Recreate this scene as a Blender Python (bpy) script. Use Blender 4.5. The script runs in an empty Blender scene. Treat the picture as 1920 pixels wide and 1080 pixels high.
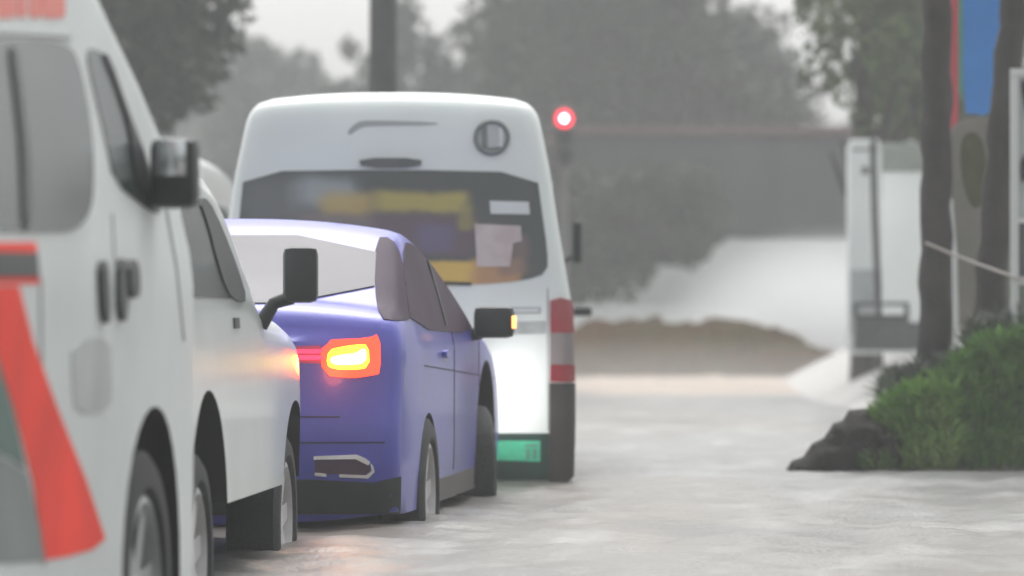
import bpy, bmesh, math, random
import numpy as np
from mathutils import Vector, Matrix, noise
from mathutils.geometry import delaunay_2d_cdt
from mathutils.bvhtree import BVHTree

random.seed(7); RNG = np.random.default_rng(7)
SC = bpy.context.scene; COL = SC.collection
R = math.radians

# ------------------------------------------------------------------ camera
F = 8000.0; CX, HY, CH = 960.0, 590.0, 0.87       # focal length in photo pixels, horizon row, camera height over water
cd = bpy.data.cameras.new('camera'); cam = bpy.data.objects.new('camera', cd); COL.objects.link(cam)
cd.sensor_width = 36; cd.lens = F / 1920 * 36
cam.location = (0, 0, CH); cam.rotation_euler = (R(90) + math.atan(50 / F), 0, 0)
cd.clip_start = 0.3; cd.clip_end = 3000
cd.dof.use_dof = True; cd.dof.focus_distance = 16.5; cd.dof.aperture_fstop = 2.5
SC.camera = cam
# ------------------------------------------------------------------ world, sun, exposure
w = bpy.data.worlds.new('World'); SC.world = w; w.use_nodes = True
nt = w.node_tree; bg = nt.nodes['Background']
sky = nt.nodes.new('ShaderNodeTexSky'); sky.sky_type = 'NISHITA'; sky.sun_disc = False
sky.sun_elevation = R(62); sky.sun_rotation = R(0); sky.air_density = 1.0; sky.dust_density = 6.0; sky.ozone_density = 0.6
hs = nt.nodes.new('ShaderNodeHueSaturation'); hs.inputs['Saturation'].default_value = 0.10
nt.links.new(sky.outputs[0], hs.inputs['Color']); nt.links.new(hs.outputs[0], bg.inputs[0]); bg.inputs[1].default_value = 0.15
sd = bpy.data.lights.new('sun', 'SUN'); sd.energy = 0.5; sd.angle = R(50); sd.color = (1.0, 0.98, 0.95)
sun = bpy.data.objects.new('sun', sd); COL.objects.link(sun)
sun.rotation_euler = (R(-28), 0, R(0))
SC.view_settings.view_transform = 'Standard'; SC.view_settings.look = 'None'; SC.view_settings.gamma = 1
SC.view_settings.exposure = 0.80
SC.cycles.use_denoising = True
SC.cycles.volume_bounces = 2; SC.cycles.max_bounces = 6

# ------------------------------------------------------------------ helpers
def P(px, py, Y):
    return Vector(((px - CX) / F * Y, Y, CH - (py - HY) / F * Y))

def mat(name, col, rough=0.5, metal=0.0, coat=0.0, emit=None, estr=0.0, var=0.0, vscale=4.0, col2=None, bump=0.0, bscale=40.0, spec=0.5):
    m = bpy.data.materials.new(name); m.use_nodes = True
    n = m.node_tree; b = n.nodes['Principled BSDF']
    b.inputs['Base Color'].default_value = (*col, 1); b.inputs['Roughness'].default_value = rough
    b.inputs['Metallic'].default_value = metal; b.inputs['Coat Weight'].default_value = coat
    b.inputs['Coat Roughness'].default_value = 0.08; b.inputs['Specular IOR Level'].default_value = spec
    if emit:
        b.inputs['Emission Color'].default_value = (*emit, 1); b.inputs['Emission Strength'].default_value = estr
    tc = n.nodes.new('ShaderNodeTexCoord')
    if var or col2:
        t = n.nodes.new('ShaderNodeTexNoise'); t.inputs['Scale'].default_value = vscale; t.inputs['Detail'].default_value = 5
        n.links.new(tc.outputs['Object'], t.inputs['Vector'])
        mr = n.nodes.new('ShaderNodeMapRange'); mr.inputs[1].default_value = 0.35; mr.inputs[2].default_value = 0.65
        n.links.new(t.outputs[0], mr.inputs[0])
        mx = n.nodes.new('ShaderNodeMix'); mx.data_type = 'RGBA'
        c2 = col2 if col2 else tuple(c * (1 - var) for c in col)
        mx.inputs[6].default_value = (*col, 1); mx.inputs[7].default_value = (*c2, 1)
        n.links.new(mr.outputs[0], mx.inputs[0]); n.links.new(mx.outputs[2], b.inputs['Base Color'])
    if bump:
        t2 = n.nodes.new('ShaderNodeTexNoise'); t2.inputs['Scale'].default_value = bscale; t2.inputs['Detail'].default_value = 4
        n.links.new(tc.outputs['Object'], t2.inputs['Vector'])
        bp = n.nodes.new('ShaderNodeBump'); bp.inputs['Strength'].default_value = bump; bp.inputs['Distance'].default_value = 0.02
        n.links.new(t2.outputs[0], bp.inputs['Height']); n.links.new(bp.outputs[0], b.inputs['Normal'])
    return m

WHITE = mat('white_paint', (.60, .645, .635), .28, coat=.5, var=.10, vscale=2.2, bump=.04, bscale=60)
WHITE2 = mat('white_paint_dirty', (.62, .66, .65), .5, coat=.0, var=.14, vscale=1.6, bump=.04, bscale=50)
PURPLE = mat('violet_blue_paint', (.085, .088, .43), .40, metal=.1, coat=.3, spec=.4, var=.30, vscale=1.5, bump=.05, bscale=60)
BLACKP = mat('black_plastic', (.022, .028, .028), .5, var=.3, vscale=9)
DARKB = mat('dark_bumper', (.045, .038, .036), .45, var=.4, vscale=5)
UNDER = mat('underbody', (.012, .011, .012), .9)
RUBBER = mat('tyre_rubber', (.018, .018, .02), .75, bump=.3, bscale=80)
ALLOY = mat('alloy', (.42, .43, .44), .35, metal=.8, var=.2, vscale=8)
GLASS = mat('tinted_glass', (.035, .045, .045), .10, coat=.6, spec=.7, var=.3, vscale=1.5)
GLASSV = mat('side_glass', (.05, .068, .064), .2, coat=.1, spec=.35, var=.35, vscale=1.6)
GLASSP = mat('rear_glass_wet', (.14, .135, .15), .5, coat=.0, spec=.35, var=.2, vscale=2)
GLASSS = mat('violet_tinted_glass', (.055, .032, .058), .55, coat=.0, spec=.12, var=.3, vscale=2)
MIRR = mat('mirror_glass', (.62, .65, .66), .12, metal=.9)
CHROME = mat('chrome', (.85, .85, .87), .2, metal=.9)
RED = mat('red_stripe', (.95, .055, .03), .6, spec=.2, var=.2, vscale=3)
REDL = mat('red_lettering', (.70, .16, .12), .45)
GREEN = mat('green_stripe', (.02, .10, .075), .4, var=.3, vscale=4)
GREY = mat('grey_band', (.16, .19, .19), .4, var=.3, vscale=4)
SEAM = mat('panel_gap', (.22, .235, .235), .7)
REDLENS = mat('red_lens', (.13, .005, .012), .2, coat=.6, emit=(1, .03, .05), estr=.05)
CLEARLENS = mat('clear_lens', (.21, .18, .18), .15, coat=.6)
STICK = mat('white_sticker', (.62, .66, .66), .5)

def link(name, me, m, parent=None, loc=None):
    o = bpy.data.objects.new(name, me); COL.objects.link(o)
    if m is not None:
        for mm in (m if isinstance(m, (list, tuple)) else [m]): me.materials.append(mm)
    if parent is not None: o.parent = parent
    if loc is not None: o.location = loc
    return o

def tag(o, label=None, cat=None, group=None, kind=None):
    if label: o['label'] = label
    if cat: o['category'] = cat
    if group: o['group'] = group
    if kind: o['kind'] = kind
    return o

def empty(name, loc, yaw=0.0):
    o = bpy.data.objects.new(name, None); COL.objects.link(o); o.location = loc; o.rotation_euler = (0, 0, -yaw); return o

def pyme(name, v, f, smooth=True, ang=40, mats=None):
    me = bpy.data.meshes.new(name); me.from_pydata([tuple(p) for p in v], [], f); me.update()
    if mats is not None: me.polygons.foreach_set('material_index', mats)
    if smooth:
        me.polygons.foreach_set('use_smooth', [True] * len(me.polygons))
        me.set_sharp_from_angle(angle=R(ang))
    return me

def bm_me(bm, name, ang=40):
    me = bpy.data.meshes.new(name); bm.to_mesh(me); bm.free()
    me.polygons.foreach_set('use_smooth', [True] * len(me.polygons)); me.set_sharp_from_angle(angle=R(ang)); return me

def add_box(bm, c, s, bev=0.0, rot=None, seg=2):
    r = bmesh.ops.create_cube(bm, size=1.0); vs = r['verts']
    bmesh.ops.scale(bm, vec=s, verts=vs)
    if bev:
        es = list({e for v in vs for e in v.link_edges})
        rr = bmesh.ops.bevel(bm, geom=es, offset=bev, segments=seg, affect='EDGES', profile=.6)
        vs = list({v for f in rr['faces'] for v in f.verts} | {v for v in vs if v.is_valid})
    if rot is not None: bmesh.ops.rotate(bm, cent=(0, 0, 0), matrix=rot, verts=vs)
    bmesh.ops.translate(bm, vec=c, verts=vs); return vs

def box(name, c, s, m, parent=None, bev=0.01, rot=None):
    bm = bmesh.new(); add_box(bm, c, s, bev, rot); return link(name, bm_me(bm, name), m, parent)

def tube_data(pts, rad, n=10):
    v, f = [], []
    pts = [Vector(p) for p in pts]
    rad = rad if isinstance(rad, (list, tuple)) else [rad] * len(pts)
    for i, p in enumerate(pts):
        d = (pts[min(i + 1, len(pts) - 1)] - pts[max(i - 1, 0)]).normalized()
        a = d.cross(Vector((0.31, 0.95, 0.11))).normalized(); b = d.cross(a)
        for k in range(n):
            t = 2 * math.pi * k / n; v.append(p + (a * math.cos(t) + b * math.sin(t)) * rad[i])
    for i in range(len(pts) - 1):
        for k in range(n):
            f.append((i * n + k, i * n + (k + 1) % n, (i + 1) * n + (k + 1) % n, (i + 1) * n + k))
    f.append(tuple(range(n))[::-1]); f.append(tuple((len(pts) - 1) * n + k for k in range(n)))
    return v, f

def tube(name, pts, rad, m, parent=None, n=10):
    v, f = tube_data(pts, rad, n); return link(name, pyme(name, v, f, ang=60), m, parent)

def chaikin(p, it=2, closed=True):
    for _ in range(it):
        q = []
        n = len(p)
        rng = range(n) if closed else range(n - 1)
        if not closed: q.append(p[0])
        for i in rng:
            a, b = p[i], p[(i + 1) % n]
            q.append((a[0] * .75 + b[0] * .25, a[1] * .75 + b[1] * .25)); q.append((a[0] * .25 + b[0] * .75, a[1] * .25 + b[1] * .75))
        if not closed: q.append(p[-1])
        p = q
    return p

def resample(p, step, closed=False):
    out = []
    n = len(p)
    for i in range(n if closed else n - 1):
        a, b = p[i], p[(i + 1) % n]
        L = math.hypot(b[0] - a[0], b[1] - a[1]); k = max(1, int(math.ceil(L / step)))
        for j in range(k): out.append((a[0] + (b[0] - a[0]) * j / k, a[1] + (b[1] - a[1]) * j / k))
    if not closed: out.append(p[-1])
    return out

def inside(pt, poly):
    x, y = pt; c = False; n = len(poly); j = n - 1
    for i in range(n):
        xi, yi = poly[i]; xj, yj = poly[j]
        if (yi > y) != (yj > y) and x < (xj - xi) * (y - yi) / (yj - yi) + xi: c = not c
        j = i
    return c

def pdist(pt, A, B):
    P_ = np.array(pt); d = B - A; t = np.clip(((P_ - A) * d).sum(1) / np.maximum((d * d).sum(1), 1e-12), 0, 1)
    q = A + d * t[:, None]; return float(np.sqrt(((q - P_) ** 2).sum(1)).min())

def cdt(loop, pts):
    vs = [Vector(p) for p in loop] + [Vector(p) for p in pts]
    n = len(loop)
    ov, oe, of, *_ = delaunay_2d_cdt(vs, [(i, (i + 1) % n) for i in range(n)], [], 1, 1e-5)
    return [tuple(v) for v in ov], [tuple(f) for f in of]

# ------------------------------------------------------------------ vehicle body from a side profile, rounded shoulders and crowned top
class Vehicle:
    """local frame: x right, y forward, z up from the road bed; water stands WD above the bed"""
    def __init__(s, name, anchor, yaw, W0):
        s.yaw = yaw
        r = Vector((math.cos(yaw), -math.sin(yaw), 0))
        o = Vector((anchor[0], anchor[1], 0)) - r * W0
        s.root = empty(name, (o.x, o.y, -WD), yaw)
        s.M = Matrix.Translation((o.x, o.y, -WD)) @ Matrix.Rotation(-yaw, 4, 'Z'); s.Mi = s.M.inverted()
        s.bvh = None
    def ray(s, px, py):
        o = s.Mi @ Vector((0, 0, CH)); d = (s.Mi.to_3x3() @ Vector(((px - CX) / F, 1, (HY - py) / F))).normalized()
        return o, d
    def lz(s, px, py, x):                     # pixel -> (l, z) on the plane at lateral x
        o, d = s.ray(px, py); t = (x - o.x) / d.x; p = o + d * t; return (p.y, p.z)
    def body(s, top, zb, arches, Wf, rr, crown, m, name='body', smooth_it=2, step=.06):
        top = resample(chaikin(top, smooth_it, False), step)
        ra, rb = top[0], top[-1]
        low = []
        for (l, zc, r) in sorted(arches, key=lambda a: -a[0]):
            h = zb - zc; x = math.sqrt(max(r * r - h * h, 0)); a0 = math.atan2(h, x)
            low += [(l + math.cos(a) * r, zc + math.sin(a) * r) for a in np.linspace(a0, math.pi - a0, 18)]
        low = resample([rb] + low + [ra], .12)[1:-1]
        loop = top + low
        A = np.array(top[:-1]); B = np.array(top[1:])
        pts = []
        ls = [p[0] for p in loop]; zs = [p[1] for p in loop]
        la = np.array(loop); lb = np.roll(la, -1, 0)
        nrm = []
        for i, p in enumerate(top):
            a = top[max(i - 1, 0)]; b = top[min(i + 1, len(top) - 1)]
            d = (b[0] - a[0], b[1] - a[1]); L = math.hypot(*d) or 1; nrm.append((-d[1] / L, d[0] / L))   # outward
        for dd in (.06, .2, .42, .7, 1.0):
            for p, n in zip(top, nrm):
                q = (p[0] - n[0] * rr * dd, p[1] - n[1] * rr * dd)
                if inside(q, loop) and abs(pdist(q, A, B) - rr * dd) < rr * .05 and pdist(q, la, lb) > .012: pts.append(q)
        for l in np.arange(min(ls), max(ls), .075):
            for z in np.arange(min(zs), max(zs), .075):
                q = (float(l) + .001, float(z) + .0013)
                if inside(q, loop) and pdist(q, A, B) > rr * 1.2 and pdist(q, la, lb) > .03: pts.append(q)
        ov, of = cdt(loop, pts)
        def S(l, z):
            d = pdist((l, z), A, B); k = max(0.0, 1 - d / rr)
            return Wf(l, z) - rr * (1 - math.sqrt(max(0, 1 - k * k)))
        v, f, mi = [], [], []
        sx = [S(l, z) for l, z in ov]
        for sg in (1, -1):
            b0 = len(v); v += [(sg * x, l, z) for x, (l, z) in zip(sx, ov)]
            for t in of:
                a, b, c = (ov[k] for k in t); cr = (b[0] - a[0]) * (c[1] - a[1]) - (b[1] - a[1]) * (c[0] - a[0])
                t = tuple(k + b0 for k in t); f.append(t if (cr > 0) == (sg > 0) else t[::-1]); mi.append(0)
        N = 16
        rows = []
        for i, (l, z) in enumerate(loop):
            hw = S(l, z); row = []
            n = nrm[i] if i < len(top) else (0, 0)
            e = crown(l, z) if i < len(top) else 0
            for k in range(N + 1):
                t = -1 + 2 * k / N; c = e * (1 - abs(t) ** 2.4)
                row.append(len(v)); v.append((t * hw, l + n[0] * c, z + n[1] * c))
            rows.append(row)
        for i in range(len(loop)):
            a, b = rows[i], rows[(i + 1) % len(loop)]
            for k in range(N): f.append((a[k], b[k], b[k + 1], a[k + 1])); mi.append(0 if i < len(top) - 1 else 1)
        bm = bmesh.new(); me = pyme(name, v, f, False, mats=mi); bm.from_mesh(me)
        bmesh.ops.remove_doubles(bm, verts=bm.verts, dist=.0004); bmesh.ops.recalc_face_normals(bm, faces=bm.faces)
        s.bvh = BVHTree.FromBMesh(bm)
        bm.to_mesh(me); bm.free()
        me.polygons.foreach_set('use_smooth', [True] * len(me.polygons)); me.set_sharp_from_angle(angle=R(38))
        s.bodyo = link(name, me, [m, UNDER], s.root); return s.bodyo
    def patch(s, name, loop2, shoot, m, parent=None, eps=.006, grid=None, mirror=False, thick=.012):
        """loop2: 2-D outline; shoot(p) -> (origin, direction) in local space; lays a thin solid panel on the body"""
        xs = [p[0] for p in loop2]; ys = [p[1] for p in loop2]
        g = grid or max(max(xs) - min(xs), max(ys) - min(ys)) / 14
        loop = resample(loop2, g * .6, True); la = np.array(loop); lb = np.roll(la, -1, 0)
        pts = []
        for x in np.arange(min(xs), max(xs), g):
            for y in np.arange(min(ys), max(ys), g):
                q = (float(x) + g * .37, float(y) + g * .31)
                if inside(q, loop) and pdist(q, la, lb) > g * .3: pts.append(q)
        ov, of = cdt(loop, pts)
        hit = []
        for p in ov:
            o, d = shoot(p); h, n, i, t = s.bvh.ray_cast(o, d)
            hit.append((h, n, d) if h is not None else None)
        good = [h for h in hit if h]
        if not good: return None
        v = []
        for k, h in enumerate(hit):
            if h is None: v.append(None); continue
            n = h[1] if h[1].dot(h[2]) < 0 else -h[1]; v.append((h[0] + n * eps, h[0] - n * thick))
        of = [t for t in of if all(v[k] for k in t)]
        idx = {}; V = []; Fs = []
        for t in of:
            for k in t:
                if k not in idx: idx[k] = len(V); V += [v[k][0], v[k][1]]
        ec = {}
        for t in of:
            n = (v[t[1]][0] - v[t[0]][0]).cross(v[t[2]][0] - v[t[0]][0])
            tt = t if n.dot(hit[t[0]][2]) < 0 else t[::-1]
            Fs.append(tuple(idx[k] for k in tt))
            for a, b in ((tt[0], tt[1]), (tt[1], tt[2]), (tt[2], tt[0])): ec[(a, b)] = 1
        for (a, b) in list(ec):
            if (b, a) not in ec: Fs.append((idx[b], idx[a], idx[a] + 1, idx[b] + 1))
        o = link(name, pyme(name, V, Fs, ang=50), m, parent or s.root)
        if mirror:
            V2 = [(-p[0], p[1], p[2]) for p in V]; o2 = link(name, pyme(name, V2, [t[::-1] for t in Fs], ang=50), m, parent or s.root)
        return o
    def px(s, name, poly, m, rnd=1, **k):
        return s.patch(name, chaikin(poly, rnd) if rnd else poly, lambda p: s.ray(*p), m, **k)
    def side(s, name, poly, m, rnd=1, **k):          # outline in (l, z), laid on the right side (and mirrored)
        return s.patch(name, chaikin(poly, rnd) if rnd else poly, lambda p: (Vector((3, p[0], p[1])), Vector((-1, 0, 0))), m, **k)
    def front(s, name, poly, m, rnd=1, **k):
        return s.patch(name, chaikin(poly, rnd) if rnd else poly, lambda p: (Vector((p[0], 9, p[1])), Vector((0, -1, 0))), m, **k)
    def rear(s, name, poly, m, rnd=1, **k):
        return s.patch(name, chaikin(poly, rnd) if rnd else poly, lambda p: (Vector((p[0], -9, p[1])), Vector((0, 1, 0))), m, **k)

WD = 0.25
def lathe(profile, n=32, cx=(0, 0, 0)):
    v, f = [], []
    for k in range(n):
        a = 2 * math.pi * k / n
        for x, r in profile: v.append((cx[0] + x, cx[1] + r * math.cos(a), cx[2] + r * math.sin(a)))
    m = len(profile)
    for k in range(n):
        for i in range(m - 1): f.append((k * m + i, k * m + i + 1, ((k + 1) % n) * m + i + 1, ((k + 1) % n) * m + i))
    return v, f

def wheel(root, x, l, r=.315, wd=.2, sg=1, spokes=5, rimc=None):
    o = empty('wheel', (0, 0, 0)); o.parent = root; o.location = (x, l, r)
    h = wd / 2; ri = r * .66
    v, f = lathe([(-h * .7, ri), (-h, ri + .03), (-h * .98, r - .035), (-h * .8, r - .006), (-h * .3, r), (h * .3, r), (h * .8, r - .006), (h * .98, r - .035), (h, ri + .03), (h * .7, ri)], 40)
    link('tyre', pyme('tyre', v, f), RUBBER, o)
    v, f = lathe([(sg * h * .85, ri + .006), (sg * h * .9, ri - .012), (sg * h * .6, ri - .03), (-sg * h * .3, ri - .04), (-sg * h * .3, .02)], 40)
    for k in range(spokes):
        a = 2 * math.pi * k / spokes + .2
        b0 = len(v); 
        for rad, wdt, xx in ((.02, .045, h * .62), (ri - .02, .032, h * .72)):
            for ds, dx in ((-1, 0), (1, 0), (1, -.03), (-1, -.03)):
                y = rad * math.cos(a) - ds * wdt * math.sin(a); z = rad * math.sin(a) + ds * wdt * math.cos(a)
                v.append((sg * (xx + dx), y, z))
        f += [(b0, b0 + 1, b0 + 5, b0 + 4), (b0 + 1, b0 + 2, b0 + 6, b0 + 5), (b0 + 3, b0, b0 + 4, b0 + 7)]
    v2, f2 = lathe([(sg * h * .74, .001), (sg * h * .74, .04), (sg * h * .6, .055)], 16)
    b0 = len(v); v += v2; f += [tuple(i + b0 for i in t) for t in f2]
    link('rim', pyme('rim', v, f), rimc or ALLOY, o)
    return o

def mirror_part(root, c, size, arm_to, glass=True, yaw=0.0, house=None):
    rot = Matrix.Rotation(yaw, 3, 'Z')
    o = box('side_mirror', c, size, house or BLACKP, root, bev=min(size) * .33, rot=rot)
    if glass:
        off = rot @ Vector((0, -size[1] / 2 - .001, .012))
        g = box('mirror_glass', Vector(c) + off, (size[0] * .76, .008, size[2] * .74), MIRR, o, bev=.003, rot=rot)
    tube('mirror_arm', [Vector(c), arm_to], [.02, .028], house or BLACKP, o, 8)
    return o

# ================================================================== ground: road bed, flood water, banks
def grid_mesh(name, xs, ys, zf, m, kind='structure'):
    nx, ny = len(xs), len(ys)
    co = np.zeros((ny, nx, 3)); co[..., 0] = xs[None]; co[..., 1] = ys[:, None]; co[..., 2] = zf(co[..., 0], co[..., 1])
    idx = np.arange(nx * ny).reshape(ny, nx)
    q = np.stack([idx[:-1, :-1], idx[:-1, 1:], idx[1:, 1:], idx[1:, :-1]], -1).reshape(-1, 4)
    me = bpy.data.meshes.new(name); me.vertices.add(nx * ny); me.vertices.foreach_set('co', co.ravel())
    me.loops.add(q.size); me.loops.foreach_set('vertex_index', q.ravel().astype(np.int32)); me.polygons.add(len(q))
    me.polygons.foreach_set('loop_start', np.arange(0, q.size, 4, dtype=np.int32)); me.update(calc_edges=True); me.validate()
    me.polygons.foreach_set('use_smooth', np.ones(len(q), bool))
    o = link(name, me, m); tag(o, kind=kind); return o

def waves(seed, n, l0, l1, amp):
    r = np.random.default_rng(seed); L = np.exp(r.uniform(math.log(l0), math.log(l1), n)); a = r.uniform(0, math.tau, n); ph = r.uniform(0, math.tau, n)
    def f(x, y):
        z = np.zeros_like(x)
        for i in range(n): z += amp * (L[i] / l1) ** .7 * np.sin(math.tau / L[i] * (x * math.cos(a[i]) + y * math.sin(a[i])) + ph[i])
        return z
    return f
wf = waves(3, 44, .12, 1.3, .0038)
def grow(a, b, s, k=1.25):
    out = [a]
    while out[-1] < b: out.append(out[-1] + s); s *= k
    return out
ysn = np.arange(7, 34, .05); xsn = np.arange(-4.2, 4.2, .05)
ys = np.array([-40., -15, 0, 3.5, 5.5] + list(ysn) + grow(34, 640, .1, 1.07)[1:])
g = grow(4.2, 300, .3)
xs = np.array([-v for v in g[::-1]] + list(xsn[1:]) + g)
wm = bpy.data.materials.new('flood_water'); wm.use_nodes = True; n = wm.node_tree; b = n.nodes['Principled BSDF']
tc = n.nodes.new('ShaderNodeTexCoord')
def nz(scale, detail=4, sx=1, sy=1):
    mp = n.nodes.new('ShaderNodeMapping'); mp.inputs['Scale'].default_value = (sx, sy, 1); n.links.new(tc.outputs['Object'], mp.inputs[0])
    t = n.nodes.new('ShaderNodeTexNoise'); t.inputs['Scale'].default_value = scale; t.inputs['Detail'].default_value = detail
    n.links.new(mp.outputs[0], t.inputs['Vector']); return t
def rng(src, a, b_, c, d):
    r_ = n.nodes.new('ShaderNodeMapRange'); r_.inputs[1].default_value = a; r_.inputs[2].default_value = b_; r_.inputs[3].default_value = c; r_.inputs[4].default_value = d
    n.links.new(src, r_.inputs[0]); return r_.outputs[0]
def mixc(fac, a, c):
    mx = n.nodes.new('ShaderNodeMix'); mx.data_type = 'RGBA'; n.links.new(fac, mx.inputs[0])
    for s_, q in ((6, a), (7, c)):
        if isinstance(q, tuple): mx.inputs[s_].default_value = (*q, 1)
        else: n.links.new(q, mx.inputs[s_])
    return mx.outputs[2]
mud = rng(nz(.16, 3, 1.6, .5).outputs[0], .42, .62, 0, 1)
base = mixc(mud, (.125, .128, .122), (.13, .112, .09))
foam = rng(nz(2.4, 6, 1, .35).outputs[0], .52, .75, 0, .6)
base = mixc(foam, base, (.34, .345, .335))
dk = rng(nz(1.1, 5, .8, .3).outputs[0], .50, .68, 0, .75)
base = mixc(dk, base, (.05, .05, .05))
n.links.new(base, b.inputs['Base Color']); b.inputs['Roughness'].default_value = .38; b.inputs['Specular IOR Level'].default_value = .4
t1 = nz(34, 6, 1, 1); bp = n.nodes.new('ShaderNodeBump'); bp.inputs['Strength'].default_value = .5; bp.inputs['Distance'].default_value = .012
n.links.new(t1.outputs[0], bp.inputs['Height']); n.links.new(bp.outputs[0], b.inputs['Normal'])
grid_mesh('flood_water', xs, ys, lambda x, y: wf(x, y) * np.clip((60 - y) / 30, 0, 1) * (abs(x) < 12), wm)
ASPH = mat('wet_asphalt', (.05, .05, .05), .6, var=.3)
grid_mesh('road', np.array([-300., -8, 8, 300]), np.array([-40., 10, 60, 640]), lambda x, y: x * 0 - WD, ASPH)

# ================================================================== 1. near white van with red and green stripes
yaw1 = R(5.5); W1 = .95
v1 = Vehicle('passenger_van', (-.938, 11.2), yaw1, W1)
tag(v1.root, 'near white passenger van with red diagonal stripe, cut off by the left edge', 'van', 'white passenger vans in the flooded street')
Wf1 = lambda l, z: W1 - .11 * max(0, z - 1.2) - .06 * max(0, l - .1) ** 1.5
xo = lambda py: 0.0
def o1(px, py): return v1.lz(px, py, W1 - .10 - .11 * max(0, (CH + WD - (py - HY) / 714) - 1.2))
top1 = [(-4.3, .30), (-4.32, 1.0), (-4.28, 1.6), (-4.2, 2.28), (-3.9, 2.36), (-2.6, 2.38), (-1.9, 2.34)]
top1 += [o1(102, -60), o1(130, 0), o1(176, 90), o1(217, 175), o1(255, 250), o1(284, 330), o1(304, 395), o1(322, 450), o1(330, 620), o1(331, 900), o1(326, 1040)]
zb1 = .33
top1[-1] = (top1[-1][0], zb1)
top1[0] = (-4.3, zb1)
v1.body(top1, zb1, [(0, .42, .46), (-3.0, .42, .46)], Wf1, .09, lambda l, z: .05 if z > 1 else .07, WHITE2)
for l in (0, -3.0):
    wheel(v1.root, W1 - .115, l + .0, .385, .2, 1, 6); wheel(v1.root, -(W1 - .115), l, .385, .2, -1, 6)
v1.px('side_window', [(-150, 76), (70, 76), (132, 84), (150, 130), (172, 250), (174, 360), (165, 405), (138, 434), (90, 436), (-150, 436)], GLASSV, 2, mirror=True, eps=.004)
v1.px('window_divider', [(12, 90), (24, 90), (38, 200), (50, 300), (52, 432), (38, 432), (34, 280), (22, 170)], mat('divider', (.05, .06, .06), .5), 1, eps=.010)
v1.px('front_window', [(158, 92), (182, 92), (204, 118), (232, 200), (262, 290), (292, 372), (302, 402), (280, 398), (212, 342), (196, 260), (172, 160)], GLASSV, 1, mirror=True, eps=.004)
v1.px('quarter_trim', [(186, 98), (200, 110), (228, 192), (258, 270), (284, 350), (292, 396), (276, 390), (254, 350), (246, 300), (238, 240), (212, 160)], BLACKP, 1, eps=.011, mirror=True)
v1.px('sliding_door_seam', [(73, 520), (77, 520), (84, 1060), (80, 1060)], SEAM, 0, eps=.002, grid=20)
v1.px('front_door_seam', [(209, 400), (211, 400), (216, 500), (214, 500)], SEAM, 0, eps=.002, grid=20)
v1.px('front_door_seam', [(309, 392), (313, 392), (332, 500), (346, 640), (343, 640), (329, 500)], SEAM, 0, eps=.002, grid=20)
v1.px('door_handle', [(180, 490), (192, 490), (197, 560), (196, 606), (188, 606), (183, 560)], BLACKP, 1, eps=.016)
v1.px('door_handle', [(216, 486), (226, 486), (230, 560), (229, 602), (221, 602), (215, 560)], BLACKP, 1, eps=.014)
v1.px('handle_cover', [(228, 488), (246, 490), (250, 530), (248, 560), (234, 556)], BLACKP, 1, eps=.02)
v1.px('red_band', [(-60, 455), (66, 455), (72, 532), (-60, 532)], RED, 0, eps=.003)
v1.px('black_band', [(-60, 472), (66, 474), (70, 520), (-60, 520)], BLACKP, 0, eps=.006)
v1.px('red_stripe', [(-30, 536), (34, 536), (60, 640), (112, 780), (160, 900), (196, 1010), (172, 1030), (130, 1042), (84, 1050), (60, 900), (24, 760), (-30, 600)], RED, 0, eps=.003)
v1.px('green_stripe', [(-60, 560), (-22, 622), (20, 760), (48, 880), (20, 860), (-60, 820)], GREEN, 0, eps=.003)
v1.px('grey_band', [(-60, 826), (20, 866), (50, 886), (76, 1000), (80, 1052), (20, 1056), (-60, 1056)], GREY, 0, eps=.003)
v1.px('painted_reflection', [(134, 640), (205, 630), (209, 700), (208, 770), (140, 778), (134, 710)], mat('painted_reflection', (.44, .47, .46), .45, var=.25, vscale=3), 1, eps=.003)  # soft grey reflection on the door, painted as a flat patch
for a, b2 in ((-20, 26), (32, 46), (54, 74), (78, 118)):
    v1.px('roof_lettering', [(a, -40), (b2, -40), (b2 + 3, 26), (b2 - 4, 34), (a + 4, 34), (a, 26)], REDL, 0, eps=.003)
v1.px('roof_gutter', [(-80, 52), (120, 60), (134, 68), (120, 70), (-80, 60)], mat('gutter', (.5, .53, .53), .4), 0, eps=.012)
v1.side('sill_step', [(-2.5, .33), (-2.5, .40), (-.5, .40), (-.5, .33)], mat('dark_red_step', (.10, .02, .025), .5), 0, eps=.03, mirror=True)
v1.front('windshield', [(-.72, 1.45), (.72, 1.45), (.62, 2.1), (-.62, 2.1)], GLASS, 1)
v1.front('grille', [(-.5, .8), (.5, .8), (.5, .95), (-.5, .95)], BLACKP, 1)
for sgn in (1, -1): v1.front('headlight', [(sgn * .82, .78), (sgn * .58, .78), (sgn * .55, 1.0), (sgn * .8, 1.02)], CLEARLENS, 1)
# mirror: housing with a light glass facing back and a dark foot
def local(v, pxx, py, x): l, z = v.lz(pxx, py, x); return Vector((x, l, z))
c = local(v1, 328, 300, W1 + .05)
mh = box('side_mirror', c + Vector((0, .0, -.035)), (.125, .10, .185), BLACKP, v1.root, bev=.03)
box('mirror_glass', c + Vector((-.004, -.053, .004)), (.085, .008, .095), MIRR, mh, bev=.003)
box('mirror_foot', c + Vector((-.06, .03, -.10)), (.15, .10, .05), BLACKP, mh, bev=.02)

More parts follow.
